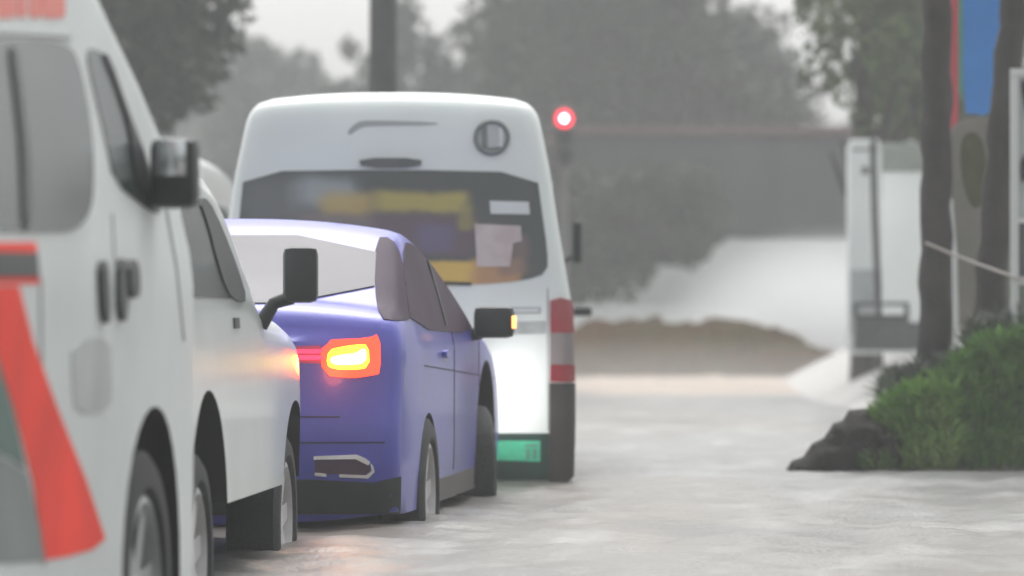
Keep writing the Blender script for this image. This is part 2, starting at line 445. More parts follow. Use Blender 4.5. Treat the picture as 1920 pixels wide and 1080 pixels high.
# ================================================================== 2. white car ahead of the near van
PRIM = mat('pale_wheel_rim', (.55, .54, .54), .45, metal=.2, var=.2, vscale=9)
yaw2 = R(3.6); W2 = .88
v2 = Vehicle('white_car', (-.812, 16.0), yaw2, W2)
tag(v2.root, 'white car with black door mirror wedged between the near van and the violet sedan', 'car', 'cars in the flooded street')
Wf2 = lambda l, z: W2 - .06 * max(0, z - 1.2) - .10 * max(0, z - .80) ** 1.5 - .22 * max(0, l - .12) ** 1.5
top2 = [(-3.05, .50), (-3.08, .8), (-3.05, 1.15), (-2.95, 1.5), (-2.7, 1.64), (-2.2, 1.66), (-1.75, 1.63), (-1.5, 1.55), (-1.2, 1.36), (-.92, 1.19), (-.7, 1.15), (0, 1.11), (.45, 1.02), (.7, .9), (.78, .7), (.76, .50)]
v2.body(top2, .50, [(0, .40, .40), (-2.42, .42, .46)], Wf2, .12, lambda l, z: .04 if z > 1.1 else .08, WHITE)
for l in (0, -2.42):
    wheel(v2.root, W2 - .125, l, .34, .2, 1, 7, PRIM); wheel(v2.root, -(W2 - .085), l, .34, .2, -1, 7, PRIM)
v2.px('side_window', [(330, 376), (380, 376), (406, 430), (432, 500), (450, 560), (436, 560), (330, 556)], GLASSV, 1, mirror=True, eps=.004)
v2.px('pillar_trim', [(368, 372), (386, 374), (412, 428), (440, 500), (460, 566), (440, 566), (420, 545), (400, 480), (388, 430)], BLACKP, 1, eps=.010, grid=4)
v2.px('indicator', [(437, 596), (446, 596), (447, 616), (438, 616)], BLACKP, 0, eps=.006, grid=6)
v2.px('door_seam', [(345, 580), (348, 580), (357, 640), (360, 700), (357, 700), (354, 640)], SEAM, 0, eps=.002, grid=12)
v2.front('windshield', [(-.62, 1.24), (.62, 1.24), (.55, 1.52), (-.55, 1.52)], GLASS, 1)
v2.rear('rear_window', [(-.62, 1.2), (.62, 1.2), (.55, 1.52), (-.55, 1.52)], GLASS, 1)
v2.front('headlight', [(.62, .80), (.40, .80), (.40, .92), (.60, .94)], CLEARLENS, 1, mirror=True)
v2.front('grille', [(-.35, .55), (.35, .55), (.35, .74), (-.35, .74)], BLACKP, 1)
c = Vector((W2 + .115, -.85, 1.262))
m2 = box('side_mirror', c, (.125, .08, .20), BLACKP, v2.root, bev=.03, rot=Matrix.Rotation(.12, 3, 'Z'))
tube('mirror_arm', [c + Vector((-.03, 0, -.08)), Vector((W2 + .02, -.85, 1.16)), Vector((W2 - .03, -.85, 1.08))], [.026, .024, .03], BLACKP, m2, 8)

# ================================================================== 3. violet sedan with its hazard light on
SEAMD = mat('dark_gap', (.03, .028, .06), .8)
yaw3 = R(5.5); W3 = .875
v3 = Vehicle('sedan', (-.445, 17.4), yaw3, W3)
tag(v3.root, 'violet blue sedan seen from behind with a glowing orange and red tail light', 'car', 'cars in the flooded street')
Wf3 = lambda l, z: W3 - .13 * max(0, min(1, (z - .98) / .50)) ** 1.1 - .05 * max(0, abs(l - 2.1) - 1.5) ** 1.5 - .05 * max(0, .5 - z)
top3 = [(.08, .30), (.02, .42), (-.01, .62), (.04, .80), (.07, .98), (.12, 1.10), (.22, 1.135), (.34, 1.15), (.55, 1.28), (.82, 1.44), (1.0, 1.49), (1.3, 1.485), (1.7, 1.42), (2.2, 1.31), (2.8, 1.14), (3.1, 1.06), (3.6, .99), (3.95, .87), (4.15, .74), (4.2, .55), (4.17, .40), (4.1, .30)]
v3.body(top3, .30, [(.92, .33, .37), (3.34, .40, .50)], Wf3, .075, lambda l, z: .05 if z > 1.0 else .09, PURPLE)
for l in (.92, 3.34):
    w_ = wheel(v3.root, W3 - .085, l, .34, .2, 1, 7, PRIM if l < 2 else mat('dark_rim', (.04, .04, .045), .6))  # front right rim is darker than the sedan's other rims
    if l > 2: w_.rotation_euler = (0, 0, R(13))
    wheel(v3.root, -(W3 - .085), l, .34, .2, -1, 7, PRIM)
v3.rear('rear_window', [(-.71, 1.165), (.71, 1.165), (.66, 1.455), (-.66, 1.455)], GLASSP, 1, eps=.006)
v3.side('side_window', [(.42, 1.06), (2.9, 1.03), (2.62, 1.13), (2.2, 1.25), (1.7, 1.37), (1.3, 1.43), (.95, 1.43), (.6, 1.25)], GLASSS, 1, mirror=True, eps=.005)
v3.px('quarter_glass', [(704, 446), (734, 446), (752, 480), (768, 560), (772, 600), (740, 602), (712, 598), (702, 540)], GLASSS, 1, eps=.004, grid=7)
v3.side('door_pillar', [(1.70, 1.07), (1.76, 1.07), (1.70, 1.35), (1.65, 1.36)], BLACKP, 0, mirror=True, eps=.009)
v3.side('door_seam', [(1.90, .42), (1.915, .42), (1.925, 1.08), (1.91, 1.08)], SEAMD, 0, mirror=True, eps=.002, grid=.05)
v3.side('door_seam', [(2.98, .42), (2.995, .42), (3.005, 1.04), (2.99, 1.04)], SEAMD, 0, mirror=True, eps=.002, grid=.05)
v3.side('sill_cover', [(1.32, .30), (2.98, .30), (2.98, .40), (1.32, .40)], DARKB, 0, mirror=True, eps=.006)
v3.side('door_handle', [(1.42, .93), (1.62, .93), (1.62, .965), (1.42, .965)], PURPLE, 1, mirror=True, eps=.022)
v3.px('black_valance', [(380, 900), (590, 899), (700, 905), (750, 893), (749, 962), (380, 964)], BLACKP, 0, eps=.006, grid=22)
v3.rear('boot_seam', [(-.62, .70), (.62, .70), (.62, .706), (-.62, .706)], SEAMD, 0, eps=.002, grid=.05)
v3.rear('bumper_seam', [(-.80, .595), (.80, .595), (.80, .602), (-.80, .602)], SEAMD, 0, eps=.002, grid=.05)
v3.side('body_crease', [(.75, .90), (3.9, .80), (3.9, .806), (.75, .906)], SEAMD, 0, mirror=True, eps=.001, grid=.08)
v3.rear('number_plate', [(-.22, .74), (.22, .74), (.22, .85), (-.22, .85)], STICK, 0, eps=.008)
ORANGE = mat('lit_orange_lens', (.8, .3, .02), .3, emit=(1, .42, .01), estr=5.5)
YEL = mat('lit_amber_core', (.9, .5, .05), .3, emit=(1, .78, .08), estr=9)
LRED = mat('lit_red_lens', (.6, .02, .01), .3, emit=(1, .05, .02), estr=1.6)
LRED2 = mat('lit_red_bar', (.6, .02, .05), .3, emit=(1, .03, .09), estr=1.3)
tl = v3.px('tail_light', [(600, 640), (690, 636), (712, 626), (714, 700), (698, 704), (660, 710), (604, 704)], LRED, 1, eps=.008, grid=10)
v3.px('amber_lamp', [(616, 658), (640, 652), (668, 648), (690, 648), (692, 690), (660, 694), (624, 692), (612, 684)], ORANGE, 1, eps=.014, grid=8, parent=tl)
v3.px('lamp_core', [(618, 672), (640, 666), (668, 664), (676, 656), (686, 656), (686, 682), (650, 686), (622, 684)], YEL, 1, eps=.018, grid=7, parent=tl)
for ya, yb in ((656, 663), (667, 675)):
    v3.px('light_bar', [(540, ya), (606, ya), (606, yb), (540, yb)], LRED2, 0, eps=.008, grid=8)
v3.px('light_bar_housing', [(530, 650), (602, 648), (602, 682), (530, 680)], mat('dark_red_housing', (.30, .03, .10), .3, coat=.5), 0, eps=.003, grid=10)
# chrome ring low in the bumper
for pl in ([(588, 855), (668, 852), (684, 858), (694, 866), (690, 872), (666, 860), (588, 861)], [(590, 885), (612, 887), (612, 893), (590, 891)], [(636, 888), (686, 890), (696, 882), (694, 868), (699, 872), (702, 884), (690, 896), (636, 894)]):
    v3.px('chrome_trim', pl, CHROME, 0, eps=.010, grid=8)
v3.px('exhaust_recess', [(590, 860), (668, 860), (692, 870), (694, 882), (684, 890), (590, 888)], mat('plum_recess', (.06, .03, .06), .5), 0, eps=.004, grid=9)
v3.front('windshield', [(-.60, 1.13), (.60, 1.13), (.50, 1.40), (-.50, 1.40)], GLASS, 1)
hl = mat('lit_headlamp', (.9, .9, .9), .2, emit=(1, .95, .9), estr=12)
v3.front('headlight', [(.74, .66), (.50, .64), (.48, .74), (.70, .78)], hl, 1, mirror=True)
v3.front('grille', [(-.36, .48), (.36, .48), (.36, .66), (-.36, .66)], BLACKP, 1)
c = Vector((W3 + .095, 2.78, 1.085))
m3 = box('side_mirror', c, (.19, .11, .15), BLACKP, v3.root, bev=.035)
tube('mirror_arm', [c + Vector((-.06, 0, -.05)), Vector((W3 - .06, 2.80, 1.02))], [.03, .035], BLACKP, m3, 8)
box('mirror_indicator', c + Vector((.094, -.01, .0)), (.018, .07, .06), mat('lit_indicator', (.8, .4, .1), .3, emit=(1, .45, .12), estr=1.6), m3, bev=.006)
for sgn in (1, -1):
    ld = bpy.data.lights.new('headlamp_beam', 'SPOT'); ld.energy = 15 if sgn > 0 else 4; ld.spot_size = R(78); ld.spot_blend = 1.0; ld.shadow_soft_size = .05; ld.color = (1, .95, .93)
    lo = bpy.data.objects.new('headlamp_beam', ld); COL.objects.link(lo); lo.parent = v3.root
    lo.location = (sgn * .60, 4.24, .71); lo.rotation_euler = (R(88), 0, R(-34) if sgn > 0 else R(0))

ld = bpy.data.lights.new('tail_glow', 'POINT'); ld.energy = 0.9; ld.color = (1, .16, .05); ld.shadow_soft_size = .05
lo = bpy.data.objects.new('tail_glow', ld); COL.objects.link(lo); lo.parent = v3.root; lo.location = (.62, -.12, .93)
# ================================================================== 4. the big white van
v4 = Vehicle('passenger_van', (-.625 + .945, 22.2), 0.0, .945)
tag(v4.root, 'large white high-roof passenger van seen squarely from behind with colourful rear window graphics', 'van', 'white passenger vans in the flooded street')
S4 = 22.2 / F
def z4(py): return CH + WD - (py - HY) * S4
zs_ = [z4(900), z4(600), z4(570), z4(450), z4(320), z4(230), z4(175)]
ws_ = [.945, .945, .937, .880, .825, .775, .735]
Wf4 = lambda l, z: float(np.interp(z, zs_, ws_)) - .05 * max(0, l - 4.4) ** 1.5
top4 = [(.03, .22), (0, .45), (0, 1.0), (.02, 1.3), (.07, 1.75), (.11, 2.10), (.17, 2.245), (.34, 2.262), (2.2, 2.29), (3.9, 2.25), (4.3, 2.10), (4.7, 1.6), (4.95, 1.25), (5.1, 1.05), (5.15, .7), (5.12, .22)]
v4.body(top4, .22, [(1.05, .33, .39), (4.15, .33, .39)], Wf4, .105, lambda l, z: .035, mat('bright_white_paint', (.70, .755, .735), .28, coat=.5, var=.07, vscale=2.0, bump=.04, bscale=60))
for l in (1.05, 4.15):
    wheel(v4.root, .83, l, .325, .2, 1, 6); wheel(v4.root, -.83, l, .325, .2, -1, 6)
# rear window: printed film, soft coloured areas
gm = bpy.data.materials.new('printed_rear_window'); gm.use_nodes = True; n = gm.node_tree; b = n.nodes['Principled BSDF']
b.inputs['Roughness'].default_value = .14; b.inputs['Coat Weight'].default_value = .4
tc = n.nodes.new('ShaderNodeTexCoord'); sp = n.nodes.new('ShaderNodeSeparateXYZ'); n.links.new(tc.outputs['Object'], sp.inputs[0])
nn = n.nodes.new('ShaderNodeTexNoise'); nn.inputs['Scale'].default_value = 7; n.links.new(tc.outputs['Object'], nn.inputs['Vector'])
def mth(op, a, c_=None):
    q = n.nodes.new('ShaderNodeMath'); q.operation = op; q.use_clamp = False
    for i, s_ in enumerate((a, c_)):
        if s_ is None: continue
        if isinstance(s_, (int, float)): q.inputs[i].default_value = s_
        else: n.links.new(s_, q.inputs[i])
    return q.outputs[0]
jx = mth('ADD', sp.outputs[0], mth('MULTIPLY', mth('SUBTRACT', nn.outputs[0], .5), .10)); jz = mth('ADD', sp.outputs[2], mth('MULTIPLY', mth('SUBTRACT', nn.outputs[0], .5), .05))
cur = (.030, .040, .040)
def blob(cur, x0, y0, x1, y1, col, soft=.05, k=1.0):
    X0, X1 = (x0 - 735) * S4, (x1 - 735) * S4; Z1, Z0 = z4(y0), z4(y1)
    def edge(v_, a, s_):
        r_ = n.nodes.new('ShaderNodeMapRange'); r_.interpolation_type = 'SMOOTHSTEP'; n.links.new(v_, r_.inputs[0])
        r_.inputs[1].default_value = a - s_; r_.inputs[2].default_value = a + s_; return r_.outputs[0]
    mk = mth('MULTIPLY', mth('MULTIPLY', edge(jx, X0, soft), mth('SUBTRACT', 1, edge(jx, X1, soft))), mth('MULTIPLY', edge(jz, Z0, soft * .6), mth('SUBTRACT', 1, edge(jz, Z1, soft * .6))))
    mk = mth('MULTIPLY', mk, k); return mixc(mk, cur, col)
for a in ((450, 330, 620, 430, (.10, .11, .11), .12, .8), (555, 335, 665, 385, (.28, .33, .33), .08, .8), (600, 362, 700, 405, (.42, .30, .08), .07, .85), (700, 360, 880, 400, (.36, .30, .06), .05, .95),
          (690, 398, 895, 480, (.085, .05, .075), .05, .9), (785, 420, 850, 470, (.09, .07, .16), .05, .9), (862, 380, 890, 430, (.22, .19, .05), .03, .8), (560, 400, 700, 440, (.16, .13, .13), .06, .8),
          (770, 490, 900, 545, (.56, .37, .06), .025, .95), (885, 485, 975, 545, (.40, .21, .09), .035, .9), (935, 440, 990, 515, (.16, .10, .09), .04, .7)):
    cur = blob(cur, *a)
n.links.new(cur, b.inputs['Base Color'])
rw = v4.px('rear_window', [(458, 322), (740, 318), (1006, 324), (1016, 400), (1026, 470), (1026, 512), (985, 526), (900, 534), (735, 538), (570, 534), (485, 526), (444, 512), (444, 470), (450, 400)], gm, 1, eps=.005, grid=26)
v4.px('white_sticker', [(918, 377), (991, 379), (993, 402), (920, 401)], STICK, 0, eps=.009, parent=rw, grid=14)
v4.px('pale_poster', [(890, 420), (976, 424), (978, 452), (962, 456), (956, 500), (894, 500)], mat('pale_pink_paper', (.44, .36, .36), .5, col2=(.52, .47, .46), vscale=9), 0, eps=.009, parent=rw, grid=14)
v4.px('window_rubber', [(822, 528), (884, 530), (884, 536), (822, 534)], BLACKP, 0, eps=.011, parent=rw, grid=10)
v4.px('brake_light', [(672, 297), (792, 297), (788, 315), (678, 315)], mat('dark_grey_lens', (.07, .08, .08), .25), 1, eps=.018, grid=12)
LG = mat('pressed_groove', (.33, .36, .36), .5)
v4.px('roof_groove', [(650, 248), (668, 229), (690, 225), (820, 229), (820, 235), (694, 236), (674, 240), (656, 254)], LG, 1, eps=.002, grid=10)
# round badge: dark ring, pale disc, inner upright bars
def ring_px(name, cx, cy, r0, r1, m, eps, parent=None):
    k = 28
    v_, f_ = [], []
    pts = []
    for j in range(k):
        a = math.tau * j / k
        for r in (r0, r1):
            o, d = v4.ray(cx + r * math.cos(a), cy + r * math.sin(a)); h, nn_, i, t = v4.bvh.ray_cast(o, d); pts.append(h + Vector((0, -eps, 0)))
    for j in range(k):
        a, b_ = 2 * j, 2 * ((j + 1) % k); f_.append((a, a + 1, b_ + 1, b_))
    me = pyme(name, pts, f_); o = link(name, me, m, parent or v4.root)
    s_ = o.modifiers.new('solid', 'SOLIDIFY'); s_.thickness = .012; s_.offset = 0; return o
bd = v4.px('round_badge', [(922 + 31 * math.cos(a), 258 + 31 * math.sin(a)) for a in np.linspace(0, math.tau, 25)[:-1]], mat('badge_disc', (.42, .46, .46), .35), 0, eps=.008, grid=9)
DG = mat('badge_ring', (.14, .16, .16), .35, metal=.3)
ring_px('badge_ring', 922, 258, 26, 34, DG, .010, bd)
v4.px('badge_mark', [(902, 232), (912, 230), (914, 284), (904, 282)], DG, 0, eps=.014, parent=bd, grid=8)
v4.px('badge_mark', [(914, 278), (938, 276), (940, 284), (914, 286)], DG, 0, eps=.014, parent=bd, grid=8)
v4.px('badge_mark', [(936, 240), (942, 240), (942, 276), (936, 276)], STICK, 0, eps=.014, parent=bd, grid=8)
v4.px('door_emblem', [(946, 576), (1014, 576), (1014, 588), (946, 588)], LG, 0, eps=.002, grid=10)
v4.px('door_emblem_face', [(950, 579), (1010, 579), (1010, 585), (950, 585)], STICK, 0, eps=.006, grid=10)
v4.px('door_groove', [(930, 604), (1024, 602), (1024, 626), (930, 628)], mat('handle_recess', (.42, .45, .44), .4, var=.25, vscale=12), 0, eps=.002, grid=12)
for sg in (1, -1):
    q = lambda pts: [((735 + sg * (a - 735)), b_) for a, b_ in pts]
    lm = v4.px('tail_lamp', q([(1031, 566), (1050, 560), (1068, 566), (1071, 620), (1073, 716), (1031, 716)]), CLEARLENS, 0, eps=.012, grid=12)
    v4.px('red_lens', q([(1031, 564), (1050, 559), (1068, 565), (1071, 624), (1031, 624)]), REDLENS, 0, eps=.018, grid=10, parent=lm)
    v4.px('red_lens', q([(1031, 684), (1072, 684), (1073, 716), (1031, 716)]), REDLENS, 0, eps=.018, grid=10, parent=lm)
    v4.px('bumper_corner', q([(1030, 718), (1074, 718), (1074, 800), (1072, 892), (1060, 906), (1030, 906)]), DARKB, 0, eps=.014, grid=14)
v4.px('bumper', [(440, 812), (1029, 812), (1029, 899), (440, 899)], mat('green_black_bumper', (.018, .05, .04), .4, var=.4, vscale=6), 0, eps=.02, grid=24)
pl = v4.px('number_plate', [(924, 826), (1012, 826), (1012, 864), (924, 862)], mat('green_plate', (.06, .46, .27), .4, var=.2, vscale=20), 0, eps=.027, grid=14)
PM = mat('plate_mark', (.10, .22, .18), .5)
v4.px('plate_mark', [(984, 832), (1008, 832), (1008, 836), (984, 836)], PM, 0, eps=.030, grid=6, parent=pl)
v4.px('plate_mark', [(986, 840), (992, 840), (992, 860), (986, 860)], PM, 0, eps=.030, grid=6, parent=pl)
v4.px('plate_mark', [(999, 840), (1005, 840), (1005, 860), (999, 860)], PM, 0, eps=.030, grid=6, parent=pl)
v4.px('door_seam', [(1026, 540), (1028, 540), (1029, 808), (1027, 808)], SEAM, 0, eps=.002, grid=20)
v4.side('side_window', [(.35, 1.42), (2.9, 1.42), (2.9, 1.92), (.45, 1.92)], GLASS, 1, mirror=True)
v4.side('front_window', [(3.2, 1.42), (4.6, 1.36), (4.2, 1.9), (3.25, 1.92)], GLASS, 1, mirror=True)
v4.front('windshield', [(-.74, 1.35), (.74, 1.35), (.66, 1.95), (-.66, 1.95)], GLASS, 1)
for sg in (1, -1):
    mm = box('side_mirror', (sg * 1.03, 1.6 if False else 4.35, 1.57), (.06, .12, .26), BLACKP, v4.root, bev=.018)
    tube('mirror_arm', [Vector((sg * 1.03, 4.35, 1.50)), Vector((sg * .86, 4.4, 1.40))], .015, BLACKP, mm, 6)
    mm = box('fender_mirror', (sg * 1.07, 4.75, 1.14), (.12, .06, .06), BLACKP, v4.root, bev=.018)
    tube('mirror_arm', [Vector((sg * 1.05, 4.75, 1.13)), Vector((sg * .88, 4.75, 1.10))], .014, BLACKP, mm, 6)

# a second one further ahead, to the left: a copy of the van and its parts
def dup(o, parent=None):
    c_ = o.copy(); COL.objects.link(c_); c_.parent = parent
    for ch in list(o.children): dup(ch, c_)
    return c_
v5 = dup(v4.root); v5.location = (-2.98, 30.0, -WD)
v5['label'] = 'far white van whose roof shows between the white car and the big van'

# ================================================================== trees, poles, background
def leaves(name, clumps, m, parent=None, n_per=60, leaf=.16, spread=1.0, droop=0.0, seed=0):
    r = np.random.default_rng(seed); C = []
    for (c_, rad) in clumps:
        k = int(n_per * (1 if rad < .3 else rad / .3))
        d = r.normal(size=(k, 3)); d /= np.linalg.norm(d, axis=1)[:, None]; q = np.array(c_) + d * (rad * r.uniform(.25, 1, (k, 1)) ** .6) * spread
        C.append(q)
    C = np.concatenate(C); N = len(C)
    u = r.normal(size=(N, 3)); u /= np.linalg.norm(u, axis=1)[:, None]; w_ = r.normal(size=(N, 3)); w_ -= (w_ * u).sum(1)[:, None] * u; w_ /= np.linalg.norm(w_, axis=1)[:, None]
    s_ = leaf * r.uniform(.5, 1.3, (N, 1)); a = u * s_; b_ = w_ * s_ * .45
    V = np.stack([C - a, C + b_, C + a, C - b_], 1).reshape(-1, 3)
    me = bpy.data.meshes.new(name); me.vertices.add(len(V)); me.vertices.foreach_set('co', V.ravel())
    me.loops.add(N * 4); me.loops.foreach_set('vertex_index', np.arange(N * 4, dtype=np.int32)); me.polygons.add(N)
    me.polygons.foreach_set('loop_start', np.arange(0, N * 4, 4, dtype=np.int32)); me.update(calc_edges=True)
    return link(name, me, m, parent)
LEAFM = [mat('foliage_%s' % k, c_, .8, col2=c2, vscale=1.2) for k, c_, c2 in (('dark', (.035, .05, .035), (.06, .075, .05)), ('grey', (.06, .07, .06), (.09, .10, .085)), ('green', (.05, .085, .03), (.10, .135, .045)))]
BARK = mat('bark', (.05, .042, .038), .85, var=.4, vscale=9, bump=.5, bscale=20)
def tree(name, label, X, Y, z0, ztop, rx, m, seed, ncl=60, cat='tree', leaf=.16, n_per=60, ry=None, low=None, cr=(.28, .6), group='trees behind the street'):
    r = random.Random(seed); root = empty(name, (X, Y, -WD)); tag(root, label, cat, group)
    ry = ry or rx; zc = (z0 + ztop) / 2 + WD; rz = (ztop - z0) / 2
    cl = []
    for i in range(ncl):
        while True:
            p = Vector((r.uniform(-1, 1), r.uniform(-1, 1), r.uniform(-1, 1)))
            if .25 < p.length < 1: break
        cl.append(((p.x * rx, p.y * ry, zc + p.z * rz), r.uniform(*cr) * min(rx, rz) ** .5))
    leaves('crown', cl, m, root, n_per, leaf, seed=seed)
    vs, fs = [], []
    def add(pts, rad):
        v_, f_ = tube_data(pts, rad, 8); b0 = len(vs); vs.extend(v_); fs.extend(tuple(i + b0 for i in t) for t in f_)
    H = zc
    add([(0, 0, 0), (.05 * rx, 0, H * .35), (-.04 * rx, 0, H * .7), (0, 0, H + rz * .5)], [.2, .15, .11, .03])
    for i in range(7):
        a = r.uniform(0, math.tau); h = r.uniform(.45, .95) * H; e = Vector((math.cos(a) * rx * .7, math.sin(a) * ry * .7, h + rz * .6))
        add([(0, 0, h), (Vector((0, 0, h)) * .45 + e * .55 + Vector((0, 0, -.1))), e], [.07, .045, .015])
    link('trunk', pyme('trunk', vs, fs, ang=70), BARK, root)
    return root
def X_(px, Y): return (px - CX) / F * Y
def Z_(py, Y): return CH - (py - HY) / F * Y
tree('broadleaf_tree', 'tall dark tree rising behind the near white van', X_(110, 45), 45, 1.6, 7.0, 1.62, LEAFM[0], 11, 110, n_per=80, leaf=.13)
tree('broadleaf_tree', 'pale round hazy tree left of the tall grey pole, its top below the frame edge', X_(470, 110), 110, 1.0, Z_(78, 110), 1.75, LEAFM[1], 12, 80, leaf=.2)
tree('broadleaf_tree', 'smaller hazy tree between the pale round tree and the tall grey pole', X_(600, 112), 112, 1.0, Z_(108, 112), 1.25, LEAFM[1], 13, 60, leaf=.2)
tree('broadleaf_tree', 'slender pale tree just right of the tall grey pole', X_(780, 85), 85, 1.5, Z_(-10, 85), .72, LEAFM[1], 14, 40, leaf=.15)
tree('broadleaf_tree', 'low hazy tree above the right half of the big van roof', X_(885, 90), 90, 1.0, Z_(55, 90), 1.0, LEAFM[1], 15, 50, leaf=.16)
tree('broadleaf_tree', 'small hazy tree just left of the tall grey pole', X_(668, 95), 95, 1.0, Z_(66, 95), .62, LEAFM[1], 16, 60, leaf=.14)
tree('broadleaf_tree', 'big dark grey tree above the red traffic light', X_(1110, 80), 80, 2.6, 9.4, 1.9, LEAFM[0], 17, 190, n_per=90, leaf=.16)
tree('broadleaf_tree', 'tree crown with bright sky gaps right of the big dark grey tree', X_(1290, 78), 78, 5.2, 8.0, .9, LEAFM[0], 18, 30, leaf=.12)
tree('broadleaf_tree', 'round topped grey tree behind the dark walled building', X_(1395, 82), 82, 2.0, Z_(45, 82), 1.35, LEAFM[1], 19, 110, leaf=.15)
tree('broadleaf_tree', 'ragged tree with drooping twigs beside the white pillar', X_(1622, 44), 44, 2.7, 5.0, .75, LEAFM[2], 20, 46, leaf=.075, n_per=42, cr=(.14, .36))
tree('broadleaf_tree', 'dense green tree behind the leaning dark trunk on the right', X_(1760, 46), 46, 2.2, 6.2, .95, LEAFM[2], 21, 100, leaf=.09, n_per=80, cr=(.3, .5))
tree('broadleaf_tree', 'olive green tree at the right edge behind the white framed board', X_(1905, 48), 48, 1.0, 3.6, .8, LEAFM[2], 22, 60, leaf=.09, n_per=70)
# far woods: one mass
cl = []
r = random.Random(5)
for i in range(420):
    px = r.uniform(100, 1950); Y = r.uniform(130, 150)
    topy = 250 - 50 * math.sin(px / 150.) - 30 * math.sin(px / 61.)
    cl.append(((X_(px, Y), Y, Z_(r.uniform(topy, 600), Y)), r.uniform(.5, 1.1)))
o = leaves('distant_woods', cl, LEAFM[1], None, 40, .3, seed=6); tag(o, 'far off grey wood fading into the rain', 'woods', kind='stuff')
# undergrowth in front of the white wall
cl = []
for i in range(230):
    px = r.uniform(900, 1340); Y = r.uniform(68.5, 70.5)
    lo_, hi = 550 - max(0, px - 1120) * .5 + 14 * math.sin(px * .05), 330
    cl.append(((X_(px, Y), Y, Z_(r.uniform(hi, lo_), Y)), r.uniform(.12, .42)))
o = leaves('undergrowth', cl, LEAFM[0], None, 50, .13, seed=8); tag(o, 'dark bushy undergrowth in front of the pale wall right of the big van', 'undergrowth', kind='stuff')

tree('broadleaf_tree', 'wide low tree hanging over the roof edge of the dark walled building', X_(1370, 80), 80, Z_(300, 80), Z_(130, 80), 1.2, LEAFM[0], 23, 50, n_per=70, leaf=.13)
tree('broadleaf_tree', 'broad dark tree over the building roof right of the red traffic light', X_(1200, 80), 80, Z_(330, 80), Z_(90, 80), 1.8, LEAFM[0], 24, 90, n_per=70, leaf=.13)
# building behind: dark upper wall, white base
WALLG = mat('dark_wall', (.07, .075, .075), .8, var=.25, vscale=1.2); WALLW = mat('white_wall', (.86, .90, .89), .7, var=.08, vscale=1.0)
bld = empty('building', (X_(1330, 72), 72, -WD)); tag(bld, 'low building with dark upper wall and white base right of the big van', 'building')
wx = (X_(1592, 72) - X_(1050, 72)); cxb = X_(1321, 72) - X_(1330, 72)
box('upper_wall', (cxb, 3, WD + (2.16 + 3.9) / 2), (wx + .06, 6.06, 3.9 - 2.16), WALLG, bld, bev=.03)
box('base_wall', (cxb, 3, (WD + 2.158) / 2), (wx, 6.0, WD + 2.158), WALLW, bld, bev=.03)
box('roof', (cxb, 3, WD + 3.9 + .07), (wx + .3, 6.3, .14), mat('rusty_roof_edge', (.14, .08, .075), .7), bld, bev=.02)
lw = empty('garden_wall', (X_(1200, 68), 68, -WD)); tag(lw, 'low pale wall running behind the earth mound', 'wall')
box('wall', (0, 0, (.95 + WD) / 2), (X_(1400, 68) - X_(960, 68), .2, .95 + WD), WALLW, lw, bev=.02)
box('coping', (0, 0, .95 + WD + .03), (X_(1400, 68) - X_(960, 68) + .1, .3, .055), WALLW, lw, bev=.015)

# earth mound
def mound_mesh(name, x0, x1, y0, y1, hf, nx, ny, m, seed=1, rough=.03):
    v, f = [], []
    for j in range(ny + 1):
        for i in range(nx + 1):
            u, t = i / nx, j / ny; x = x0 + (x1 - x0) * u; y = y0 + (y1 - y0) * t
            h = hf(u, t); e = min(1, 6 * min(u, 1 - u, t, 1 - t))
            z = -.1 + h + rough * e * (noise.noise(Vector((x * 2.2 + seed, y * 2.2, 0))) + .6 * noise.noise(Vector((x * 6 + seed, y * 6, 3))))
            v.append((x, y, z))
    for j in range(ny):
        for i in range(nx): a = j * (nx + 1) + i; f.append((a, a + 1, a + nx + 2, a + nx + 1))
    # skirt to close it
    return link(name, pyme(name, v, f, ang=80), m)
prof = [(1000, 640), (1060, 622), (1120, 612), (1170, 600), (1210, 606), (1260, 612), (1350, 603), (1420, 612), (1470, 628), (1530, 652), (1570, 674), (1640, 692), (1680, 700)]
def hf_m(u, t):
    px = 1000 + 680 * u; top = np.interp(px, [p[0] for p in prof], [p[1] for p in prof]); h = Z_(top, 63)
    return (h + .1) * math.sin(math.pi * min(1, max(0, t))) ** .8
MUD = mat('earth_mound', (.052, .022, .008), 1.0, spec=.0, col2=(.045, .036, .010), vscale=1.1, bump=.6, bscale=8)
o = mound_mesh('mound', X_(1000, 63), X_(1680, 63), 60, 66, hf_m, 150, 44, MUD, 2, .17); tag(o, 'long brown and olive earth mound standing in the flood', kind='structure')
# muddy shoal in front of it
o = mound_mesh('mud_bank', X_(1000, 50), X_(1640, 50), 44, 60, lambda u, t: .17 * math.sin(math.pi * t) ** .7 * min(1, 5 * u, 4 * (1 - u)), 60, 40, mat('wet_mud', (.30, .235, .18), .6, var=.2, vscale=.9), 5, .05); tag(o, kind='structure')

